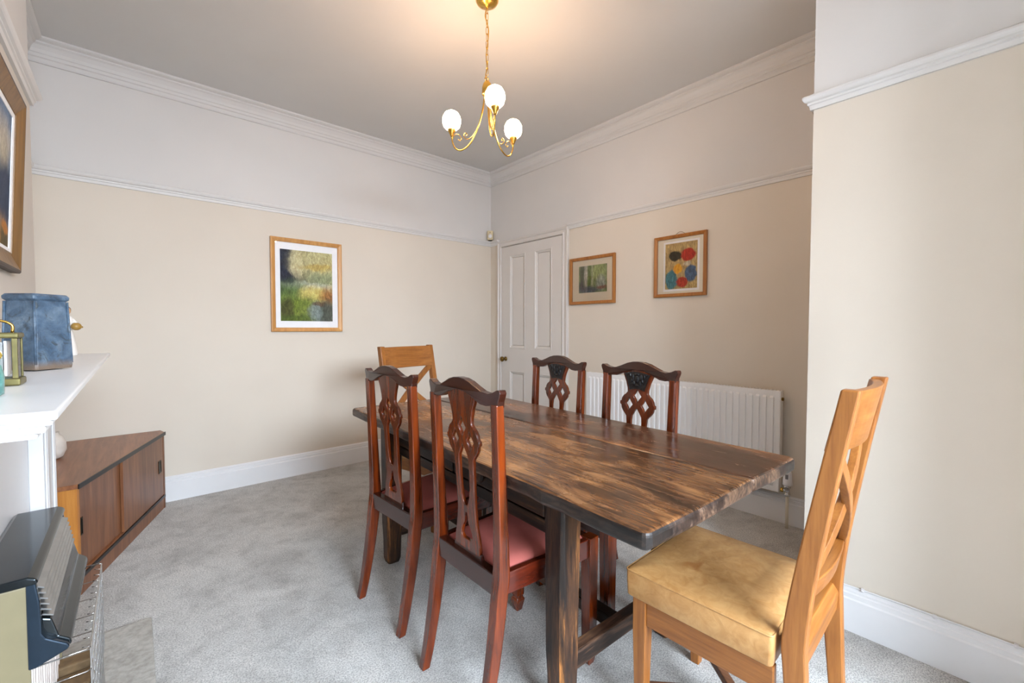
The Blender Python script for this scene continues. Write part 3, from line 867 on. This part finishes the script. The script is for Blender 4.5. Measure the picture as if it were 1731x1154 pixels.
# small watercolour beside the door
G2 = art('forest_watercolour', S(140, 158, 112), [
    (-.11, .04, .025, .16, .5, S(92, 100, 88), .8), (-.075, .02, .018, .18, .4, S(206, 208, 206), .8), (-.03, .03, .02, .14, .5, S(86, 110, 58), .7), (.0, .02, .014, .14, .4, S(190, 196, 170), .7),
    (.06, .06, .07, .07, .5, S(170, 186, 124), .7), (.09, -.04, .05, .06, .5, S(176, 186, 182), .8), (-.05, -.09, .12, .03, .5, S(96, 104, 128), .8), (.10, -.075, .05, .015, .5, S(150, 96, 84), .7), (-.12, -.06, .03, .05, .5, S(80, 78, 88), .7)], 12, .05, stretch=(1.6, 1, .5))
picture('framed_watercolour', 'small framed pale green watercolour next to the door', (XB - .001, 2.367, 1.616), -PI / 2, .487, .412, .026, .022, M_pine2, M_mount, G2, -.143, .158, -.106, .128)
# coloured print: plain generic patches of colour
G3 = art('colour_patch_print', S(192, 166, 112), [
    (-.07, -.10, .05, .075, .15, S(66, 132, 148), .95), (.075, -.06, .045, .06, .15, S(52, 96, 140), .9), (-.045, .07, .05, .04, .15, S(34, 38, 34), .95),
    (.055, .075, .055, .045, .15, S(186, 44, 36), .95), (.01, -.12, .04, .04, .15, S(190, 36, 30), .9), (-.02, -.02, .035, .03, .2, S(236, 168, 30), .9), (.05, .01, .03, .015, .2, S(206, 196, 170), .9)], 9, .06)
pp = picture('framed_colour_print', 'framed print of red, blue and yellow patches hanging above the radiator', (XB - .001, 1.566, 1.656), -PI / 2, .398, .450, .024, .022, M_pine2, M_mount, G3, -.113, .130, -.168, .166)
MB().box(-.128, .145, -.0064, -.006, -.184, .181).build('inner_mount', M_mountw, pp)
MB().tube([(-.045, -.006, .222), (-.012, -.006, .243), (0, -.006, .246), (.012, -.006, .243), (.045, -.006, .222)], .0012, 6).build('hanging_wire', M_oldbrass, pp)
# landscape painting on the chimney breast
M_gilt = wood('gilt_wood_frame', S(84, 58, 24), S(118, 82, 38), S(148, 108, 56), 'Z', .8, .4, blotch=.3)
M_dkedge = plain('dark_frame_edge', S(58, 42, 34), .5)
G4 = art('landscape_painting', S(120, 138, 158), [
    (0, .2, .6, .10, .6, S(108, 128, 156), .8), (.3, .10, .22, .06, .6, S(206, 196, 180), .9), (-.2, .08, .3, .05, .6, S(196, 190, 180), .8), (.42, .02, .06, .10, .5, S(186, 176, 150), .7), (.45, -.05, .14, .09, .3, S(52, 66, 92), .95), (-.1, -.06, .3, .08, .3, S(70, 84, 104), .9),
    (0, -.24, .7, .13, .35, S(176, 132, 62), .95), (.46, -.20, .06, .05, .4, S(60, 62, 40), .8), (.3, -.22, .08, .02, .4, S(120, 84, 40), .8), (.46, -.15, .04, .02, .4, S(196, 130, 60), .9)], 6, .10, stroke=.3)
pt = thing('landscape_painting', 'gilt framed landscape painting above the mantelpiece', 'painting', (XC + .002, 1.56, 1.655), PI / 2)
pt.rotation_euler = (math.radians(2.5), 0, PI / 2)
# local: front -y faces the room, local +x points to the far wall
def pframe():
    W, H = 1.17, .555; m = MB()
    prof = [(0, 0, 1), (0, -.030, 1), (.004, -.034, 1), (.010, -.034, 0), (.030, -.026, 0), (.052, -.018, 0), (.058, -.020, 0), (.060, 0, 0)]
    rings = []
    for sx, sz in ((-1, -1), (1, -1), (1, 1), (-1, 1), (-1, -1)):
        rings.append([(sx * (W / 2 - o), y, sz * (H / 2 - o)) for o, y, k in prof])
    n = len(prof); m.loft(rings, caps=False)
    for i, f in enumerate(m.f):
        if i % n < 3: m.mi[i] = 1
    o = m.build('frame', [M_gilt, M_dkedge], pt)
    s = MB(); rings = []
    for sx, sz in ((-1, -1), (1, -1), (1, 1), (-1, 1), (-1, -1)):
        rings.append([(sx * (W / 2 - q), y, sz * (H / 2 - q)) for q, y in ((.058, -.012), (.058, -.017), (.072, -.015), (.072, -.010))])
    s.loft(rings, caps=False).build('slip', M_mountw, o)
    MB().box(-W / 2 + .066, W / 2 - .066, -.013, -.009, -H / 2 + .066, H / 2 - .066).build('canvas', G4, pt)
pframe()

# ------------------------------------------------------------------ chandelier
t = NT('glowing_opal_glass')
t.set(S(255, 250, 240), .3, emit=(1.0, .63, .37, 1), emit_s=52.0)
M_glow = t.m
ch = thing('chandelier', 'brass three-arm chandelier with lit opal globes hanging from the ceiling', 'chandelier', (1.393, 1.784, ZC))
Z = lambda z: z - ZC
MB().lathe([(.058, 0), (.058, -.010), (.052, -.020), (.036, -.030), (.012, -.036), (.006, -.044), (.001, -.044)], 28).build('ceiling_cup', M_brass, ch)
def link_mesh():
    pts = []
    L, R_ = .013, .0065
    for k in range(16):
        a = 2 * PI * k / 16
        pts.append((R_ * math.cos(a), 0, R_ * math.sin(a) + (L if math.sin(a) > 0.01 else -L if math.sin(a) < -.01 else 0)))
    pts += pts[:2]
    return MB().tube(pts, .0016, 6)
lk = link_mesh().build('chain_link', M_brass, ch)
nl = 10
for k in range(nl):
    o = lk if k == 0 else lk.copy()
    if k: C.objects.link(o); o.parent = ch
    o.location = (0, 0, -.054 - .0345 * k); o.rotation_euler = (0, 0, (k % 2) * PI / 2 + .3)
cable = [(0, 0, -.04), (-.008, .006, -.08), (-.003, .002, -.11), (.006, -.004, -.15), (.004, -.003, -.20), (.0, 0, -.24), (-.004, .003, -.29), (.003, 0, -.34), (-.006, .004, -.38), (0, 0, -.415)]
MB().tube(catmull(cable, 5), .0028, 7).build('cable', M_brass, ch)
ring = [(.013 * math.cos(2 * PI * k / 14), .003, -.402 + .011 * math.sin(2 * PI * k / 14)) for k in range(15)]
MB().tube(ring, .002, 6).build('hanging_loop', M_brass, ch)
MB().lathe([(.004, -.408), (.010, -.412), (.020, -.424), (.026, -.445), (.026, -.480), (.022, -.484), (.014, -.484), (.014, -.500), (.004, -.508), (.001, -.508)], 24).build('hub', M_brass, ch)
for deg in (125, 243, 5):
    a = math.radians(deg); ca, sa = math.cos(a), math.sin(a)
    P = lambda r, z, k=0: (r * ca - k * sa, r * sa + k * ca, Z(z))
    arm = MB().tube(catmull([P(.015, 2.395), P(.022, 2.34), P(.042, 2.26), P(.085, 2.17), (P(.135, 2.132)), P(.172, 2.142), P(.191, 2.18), P(.195, 2.218)], 6), .0036, 8).build('arm', M_brass, ch)
    sc = [P(.012, 2.395, .006), P(.018, 2.33, .006), P(.04, 2.255, .006), P(.072, 2.20, .006), P(.100, 2.183, .005), P(.120, 2.192, .004), P(.126, 2.207, .003), P(.116, 2.216, .003), P(.108, 2.208, .003), P(.112, 2.201, .003)]
    MB().tube(catmull(sc, 5), .0022, 6).build('scroll', M_brass, arm)
    sc2 = [P(.193, 2.19), P(.178, 2.212, .003), P(.160, 2.214, .003), P(.146, 2.203, .003), P(.140, 2.188, .003), P(.150, 2.180, .003), P(.157, 2.188, .003)]
    MB().tube(catmull(sc2, 5), .0020, 6).build('scroll', M_brass, arm)
    MB().lathe([(.004, Z(2.205)), (.008, Z(2.212)), (.012, Z(2.222)), (.020, Z(2.236)), (.024, Z(2.252)), (.022, Z(2.252)), (.010, Z(2.238)), (.001, Z(2.236))], 20, (.195 * ca, .195 * sa, 0)).build('lamp_cup', M_brass, arm)
    MB().lathe([(.018, Z(2.245)), (.030, Z(2.247)), (.042, Z(2.260)), (.0485, Z(2.283)), (.046, Z(2.307)), (.035, Z(2.327)), (.022, Z(2.336)), (.010, Z(2.338))], 28, (.195 * ca, .195 * sa, 0)).build('globe_shade', M_glow, ch)

# ------------------------------------------------------------------ mantelpiece
mt = thing('mantelpiece', 'white painted wooden mantelpiece with a moulded shelf', 'mantelpiece', (XC, 1.605, 0))
sy0, sy1, zt = .785 - 1.605, 2.43 - 1.605, 1.095
D = -.074 - XC
steps = [(1.083, zt, 0), (1.076, 1.083, .005), (1.066, 1.076, .012), (1.058, 1.066, .020)]
for k, (a, b, i) in enumerate(steps):
    MB().box(.0005, D - i, sy0 + i, sy1 - i, a, b).build('shelf' if k == 0 else 'shelf_moulding', M_gloss, mt, .003, 3)
MB().box(.0005, .026, sy0 + .08, sy1 - .08, 0, 1.058).build('centre_board', M_gloss, mt)
for s in (-1, 1):
    yo, yi = (sy1 - .055, sy1 - .30) if s == 1 else (sy0 + .055, sy0 + .30)
    j = MB().box(.026, .062, yi, yo, 0, 1.058).build('jamb', M_gloss, mt, .003)
    for y in (yi + .02 * s, yi + .05 * s, yo - .05 * s, yo - .02 * s):
        MB().box(.062, .068, y - .008, y + .008, .12, 1.055).build('jamb_bead', M_gloss, j, .003, 3)
    MB().box(.0005, .072, yi - .006 * s, yo + .006 * s, 0, .11).build('jamb_plinth', M_gloss, j, .003)

# ------------------------------------------------------------------ hearth
def stone():
    t = NT('grey_hearth_stone'); v = t.coord()
    a = t.noise(v, 6, 6, .65); b = t.noise(v, 45, 5, .7)
    c = t.ramp(a.outputs['Fac'], [(.3, S(160, 157, 150)), (.7, S(188, 186, 180))])
    d = t.ramp(b.outputs['Fac'], [(.35, S(196, 194, 190)), (.6, S(255, 255, 255))])
    c = t.mix(.6, c, d, 'MULTIPLY'); t.bump(b.outputs['Fac'], .3, .004)
    return t.set(c, .7, spec=.3)
hs = MB().box(.070, .034 - XC, -.66, .675, -.002, .014).build('hearth_slab', stone(), None, .004)
hs.location = (XC, 1.605, 0)
tag(hs, 'flat grey stone hearth slab set into the carpet', 'hearth')

# ------------------------------------------------------------------ gas heater
ht = thing('gas_heater', 'old gas fire with dark metal hood and wire guard under the mantel', 'heater', (XC, 1.625, .0145))
M_beige = plain('beige_enamel', S(126, 117, 90), .45, var=.05)
M_gun = plain('dark_gloss_hood', S(62, 68, 72), .12, .85, var=.15, nscale=6)
M_trim = plain('blue_black_trim', S(44, 58, 72), .2, .6, var=.15)
M_alu = plain('brushed_aluminium', S(168, 170, 172), .3, .9, var=.1)
M_ceram = plain('white_fire_ceramic', S(226, 216, 210), .8, var=.12, nscale=30, bump=.3)
M_fuel = plain('brown_fuel_bed', S(120, 96, 66), .8, var=.4, nscale=30, bump=.5)
hy = .246; x_ = lambda X: X - XC; z_ = lambda z: z - .0145
for s in (-1, 1):
    y0, y1 = sorted((s * hy, s * (hy - .006)))
    MB().box(x_(-.268), x_(-.182), y0, y1, 0, z_(.640)).build('side_panel', M_beige, ht, .003)
    tp = [(-.186, .648), (-.172, .650), (-.166, .60), (-.164, .528), (-.158, .515), (-.126, .488), (-.122, .480), (-.126, .474), (-.174, .455), (-.186, .455)]
    y0, y1 = sorted((s * (hy + .003), s * (hy - .014)))
    MB().prism([(x_(a), z_(b)) for a, b in tp], 'y', y0, y1).build('end_trim', M_trim, ht, .003)
tp = [(-.272, .640), (-.272, .654), (-.262, .660), (-.182, .660), (-.170, .654), (-.166, .644), (-.172, .640), (-.190, .640)]
MB().prism([(x_(a), z_(b)) for a, b in tp], 'y', -hy - .004, hy + .004).build('hood_top', M_gun, ht, .004, 3)
lv = MB().prism([(x_(-.176), z_(.632)), (x_(-.160), z_(.624)), (x_(-.160), z_(.621)), (x_(-.178), z_(.629))], 'y', -hy + .014, hy - .014)
lou = lv.build('louvre', M_alu, ht)
for k in range(1, 6):
    o = lou.copy(); C.objects.link(o); o.parent = ht; o.location = (.0025 * k, 0, -.0135 * k)
MB().prism([(x_(-.200), z_(.64)), (x_(-.180), z_(.64)), (x_(-.166), z_(.545)), (x_(-.186), z_(.545))], 'y', -hy + .014, hy - .014).build('louvre_back', M_black, ht)
MB().prism([(x_(-.166), z_(.556)), (x_(-.150), z_(.548)), (x_(-.140), z_(.505)), (x_(-.122), z_(.490)), (x_(-.120), z_(.478)), (x_(-.126), z_(.472)), (x_(-.170), z_(.49))], 'y', -hy + .012, hy - .012).build('front_lip', M_gun, ht, .003)
MB().box(x_(-.268), x_(-.215), -hy + .006, hy - .006, 0, z_(.64)).build('fire_back', M_black, ht)
for k in range(5):
    y = -hy + .055 + (2 * hy - .11) * k / 4
    m = MB()
    m.box(x_(-.214), x_(-.196), y - .040, y + .040, z_(.14), z_(.45))
    for q in (-.028, 0, .028): m.box(x_(-.196), x_(-.186), y + q - .008, y + q + .008, z_(.15), z_(.44))
    m.build('fire_radiant', M_ceram, ht, .003)
for k in range(8):
    y = -hy + .035 + (2 * hy - .07) * k / 7
    MB().box(x_(-.190), x_(-.112), y - .026, y + .026, z_(.10), z_(.175 + .02 * (k % 2))).build('fuel_block', M_fuel, ht, .006)
MB().box(x_(-.215), x_(-.112), -hy + .008, hy - .008, 0, z_(.10)).build('base_box', M_black, ht)
MB().prism([(x_(-.110), 0), (x_(-.088), 0), (x_(-.094), z_(.185)), (x_(-.100), z_(.195)), (x_(-.106), z_(.19))], 'y', -hy, hy).build('fender_strip', M_alu, ht, .003)
for k in range(6):
    z = z_(.455 - .052 * k)
    MB().tube([(x_(-.178), -hy + .004, z), (x_(-.096), -hy + .004, z), (x_(-.090), -hy + .010, z), (x_(-.090), hy - .010, z), (x_(-.096), hy - .004, z), (x_(-.178), hy - .004, z)], .0017, 6).build('guard_hoop', M_chrome, ht)
for k in range(13):
    y = -hy + .012 + (2 * hy - .024) * k / 12
    MB().tube([(x_(-.104), y, z_(.458)), (x_(-.090), y, z_(.456)), (x_(-.089), y, z_(.20)), (x_(-.094), y, z_(.186))], .0013, 6).build('guard_wire', M_chrome, ht)

# ------------------------------------------------------------------ corner cabinet
TD, TM, TL = S(84, 50, 34), S(122, 78, 52), S(150, 100, 66)
M_teakZ = wood('teak_upright', TD, TM, TL, 'Z', .9, .35, blotch=.3)
M_teakY = wood('teak_top', S(96, 56, 36), S(140, 88, 56), S(168, 112, 74), 'Y', .8, .32, blotch=.4)
M_teakO = wood('orange_teak_side', S(164, 100, 38), S(190, 124, 52), S(206, 144, 70), 'Z', .8, .38, blotch=.25)
A = Vector((-.198, 2.69)); B = Vector((.142, 3.674)); O2 = Vector((-.15, 3.30))
u = (B - A).normalized(); nn = Vector((u.y, -u.x)); LF = (B - A).length
cab = thing('corner_cabinet', 'brown teak corner cabinet with two sliding doors in the alcove', 'cabinet', (O2.x, O2.y, 0))
def q(s, d): p = A + u * s + nn * d - O2; return (p.x, p.y)
back = [(.125 - O2.x, 3.752 - O2.y), (-.418 - O2.x, 3.752 - O2.y), (-.418 - O2.x, 2.70 - O2.y)]
MB().prism([q(0, 0), q(LF, 0)] + back, 'z', .484, .505).build('cabinet_top', M_teakY, cab, .002)
MB().prism([q(-.004, .002), q(LF + .004, .002), q(LF + .004, .0055), q(-.004, .0055)], 'z', .484, .506).build('top_edge_strip', M_black, cab)
MB().prism([q(0.004, -.006), q(.022, -.006), q(.022, -.03), (-.415 - O2.x, 2.712 - O2.y + .02), (-.415 - O2.x, 2.712 - O2.y)], 'z', 0, .484).build('side_panel', M_teakO, cab)
MB().prism([q(LF - .022, -.001), q(LF - .001, -.001), q(LF - .001, -.05), q(LF - .022, -.05)], 'z', 0, .484).build('end_post', M_teakZ, cab, .002)
MB().prism([q(.012, -.008), q(LF - .02, -.008), back[0], back[1], back[2]], 'z', .075, .092).build('bottom_shelf', M_teakY, cab)
MB().prism([q(.012, -.004), q(LF - .022, -.004), q(LF - .022, -.02), q(.012, -.02)], 'z', 0, .072).build('plinth', M_teakZ, cab)
MB().prism([q(.004, .0), q(LF - .003, .0), q(LF - .003, -.010), q(.004, -.010)], 'z', .072, .088).build('base_edge_strip', M_black, cab)
MB().prism([q(.02, -.05), q(LF - .02, -.05), back[0], back[1], back[2]], 'z', .092, .484).build('carcass', M_teakZ, cab)
def sdoor(s0, s1, d0, d1, hs_):
    d = MB().prism([q(s0, d0), q(s1, d0), q(s1, d1), q(s0, d1)], 'z', .096, .480).build('door', M_teakZ, cab, .001)
    m = MB()
    for a, b, c, e in ((hs_ - .022, hs_ - .016, .255, .335), (hs_ + .016, hs_ + .022, .255, .335), (hs_ - .022, hs_ + .022, .255, .261), (hs_ - .022, hs_ + .022, .329, .335)):
        m.prism([q(a, d0 + .003), q(b, d0 + .003), q(b, d0 - .001), q(a, d0 - .001)], 'z', c, e)
    m.prism([q(hs_ - .016, d0 + .0008), q(hs_ + .016, d0 + .0008), q(hs_ + .016, d0 - .001), q(hs_ - .016, d0 - .001)], 'z', .261, .329)
    m.build('recessed_pull', plain('bronze_pull', S(60, 54, 46), .35, .8, var=.3), d)
sdoor(.022, .50, -.018, -.030, .046)
sdoor(.44, LF - .024, -.003, -.016, LF - .085)

# ------------------------------------------------------------------ things on the shelf and cabinet
wp = MB().lathe([(.030, 0), (.048, .010), (.062, .045), (.060, .085), (.046, .115), (.034, .128), (.036, .140), (.030, .140), (.028, .126), (.02, .10), (.001, .09)], 24)
o = wp.build('ceramic_pot', plain('rough_white_ceramic', S(226, 220, 212), .75, var=.12, nscale=22, bump=.4))
o.location = (-.342, 3.30, .5055); tag(o, 'rough white ceramic pot standing on the corner cabinet', 'pot')
def glaze():
    t = NT('blue_salt_glaze'); v = t.coord()
    a = t.noise(v, 16, 6, .65, .8); b = t.noise(v, 60, 4, .7); c3 = t.noise(t.coord(loc=(2, 5, 1)), 26, 6, .75, 1.0)
    col = t.ramp(a.outputs['Fac'], [(.28, S(44, 58, 72)), (.48, S(76, 98, 120)), (.68, S(116, 132, 146))])
    col = t.mix(t.math('MULTIPLY', t.ramp(c3.outputs['Fac'], [(.56, (0, 0, 0, 1)), (.62, (1, 1, 1, 1))]), .7), col, S(60, 66, 66))
    col = t.mix(.4, col, t.ramp(b.outputs['Fac'], [(.3, S(130, 130, 130)), (.7, S(255, 255, 255))]), 'MULTIPLY')
    sep = t.n('ShaderNodeSeparateXYZ'); t.l(v, sep.inputs[0])
    foot = t.n('ShaderNodeMapRange'); foot.inputs['From Min'].default_value = .030; foot.inputs['From Max'].default_value = .008
    t.l(t.math('ADD', sep.outputs['Z'], t.math('MULTIPLY', a.outputs['Fac'], .014)), foot.inputs['Value'])
    foot.inputs['From Min'].default_value = .032; foot.inputs['From Max'].default_value = .016
    col = t.mix(foot.outputs['Result'], col, S(112, 96, 82))
    t.bump(c3.outputs['Fac'], .6, .006)
    return t.set(col, .3, spec=.5)
va = thing('blue_vase', 'tall square-sided blue glazed stoneware vase on the mantel shelf', 'vase', (-.178, 1.575, zt + .0005), math.radians(47))
M_glaze = glaze()
m = MB(); rings = []
def sq(h, z, wob=0, r=.006):
    out = []
    for (cx, cy, a0) in ((h - r, -h + r, -90), (h - r, h - r, 0), (-h + r, h - r, 90), (-h + r, -h + r, 180)):
        for k in range(4):
            a = math.radians(a0 + 30 * k); out.append((cx + r * math.cos(a), cy + r * math.sin(a), z))
    return out
for h, z in ((.039, .004), (.0425, .002), (.0435, .010), (.0425, .045), (.0405, .09), (.0385, .13), (.0370, .165), (.0367, .172)): rings.append(sq(h, z))
m.loft(rings, 0, False)
vb = m.build('vase_body', M_glaze, va, .001)
m = MB(); rings = [sq(.0368, .168), sq(.0415, .173), sq(.042, .180), sq(.038, .186), sq(.033, .184), sq(.030, .168)]
m.loft(rings, 0, False); m.build('vase_rim', M_glaze, va, .001)
for s in (-1, 1):
    for r_ in (0, 1):
        m = MB(); d = .0375
        pts = [(s * .041, -.041, .015), (s * .039, -.039, .09), (s * .037, -.037, .168)] if r_ == 0 else [(s * .041, .041, .015), (s * .039, .039, .09), (s * .037, .037, .168)]
        MB().tube(pts, .0028, 6).build('corner_ridge', M_glaze, vb)
# carriage clock
M_patina = plain('green_brass_patina', S(112, 104, 64), .4, .6, var=.3, nscale=40)
ck = thing('carriage_clock', 'small brass carriage clock with glass sides on the mantel shelf', 'clock', (-.190, 1.192, zt + .0005))
MB().box(-.036, .036, -.030, .030, 0, .013).build('clock_base', M_patina, ck, .003)
MB().box(-.035, .035, -.029, .029, .085, .095).build('clock_top', M_patina, ck, .003)
for sx in (-1, 1):
    for sy in (-1, 1):
        MB().box(sx * .026, sx * .033, sy * .021, sy * .027, .013, .085).build('pillar', M_patina, ck, .001)
for y0, y1 in ((-.0255, -.0245), (.0245, .0255)): MB().box(-.026, .026, y0, y1, .014, .084).build('glass_panel', M_pglass, ck)
for x0, x1 in ((-.0315, -.0305), (.0305, .0315)): MB().box(x0, x1, -.021, .021, .014, .084).build('glass_panel', M_pglass, ck)
MB().box(.016, .019, -.020, .020, .018, .080).build('dial', M_mountw, ck)
mv = MB().box(-.020, .014, -.016, -.012, .020, .078)
for x, z, r_ in ((-.008, .035, .009), (.004, .055, .010), (-.010, .066, .006)):
    rings = [[(x + r_ * k_ * math.cos(2 * PI * k / 14), yy, z + r_ * k_ * math.sin(2 * PI * k / 14)) for k in range(14)] for yy, k_ in ((-.016, 1), (-.020, 1), (-.020, .3))]
    mv.loft(rings, 1)
mv.build('movement', [M_alu, M_brass], ck)
MB().tube(catmull([(-.024, 0, .095), (-.024, 0, .108), (-.012, 0, .116), (.012, 0, .116), (.024, 0, .108), (.024, 0, .095)], 4), .0022, 6).build('handle', M_brass, ck)
# turquoise glass
t = NT('turquoise_glass'); t.set(S(150, 216, 210), .08, spec=.5); t.b.inputs['Transmission Weight'].default_value = .75; t.b.inputs['IOR'].default_value = 1.3
gb = MB().lathe([(.026, 0), (.030, .003), (.031, .030), (.028, .046), (.018, .058), (.010, .064), (.009, .078), (.012, .080), (.008, .080), (.006, .064), (.014, .055), (.025, .044), (.0275, .030), (.0265, .008), (.001, .006)], 24).build('glass_bottle', t.m)
gb.location = (-.180, 1.005, zt + .0005); tag(gb, 'small turquoise glass bottle at the near end of the mantel shelf', 'bottle')
# figurine
fg = thing('figurine', 'small white-robed figurine behind the blue vase on the mantel shelf', 'figurine', (-.186, 2.30, zt + .0005), math.radians(20))
M_porc = plain('white_porcelain', S(226, 222, 216), .4, var=.05)
M_skin = plain('tan_glaze', S(190, 148, 108), .45, var=.06)
body = MB().lathe([(.026, 0), (.028, .004), (.024, .040), (.018, .075), (.014, .098), (.016, .115), (.019, .130), (.015, .143), (.006, .150), (.0055, .156)], 20)
for s in (-1, 1): body.tube(catmull([(s * .015, 0, .136), (s * .022, -.010, .118), (s * .012, -.022, .106), (s * .004, -.026, .104)], 4), [.0055] * 13, 8)
body.build('robe', M_porc, fg)
hd = MB(); hd.ball((0, -.002, .166), .0115, .013, .0145, 16, 10); hd.ball((0, -.0155, .164), .002, .0025, .003, 8, 6)
hd.build('head', M_skin, fg)
MB().ball((0, .003, .170), .0135, .0135, .0145, 16, 10).build('hair', plain('dark_brown_glaze', S(70, 54, 44), .4), fg)
fr_ = MB(); fr_.ball((.016, -.034, .108), .015, .015, .0145, 16, 10); fr_.ball((.030, -.038, .106), .004, .004, .004, 8, 6)
fr_.build('ochre_fruit', plain('ochre_glaze', S(150, 116, 52), .45), fg)
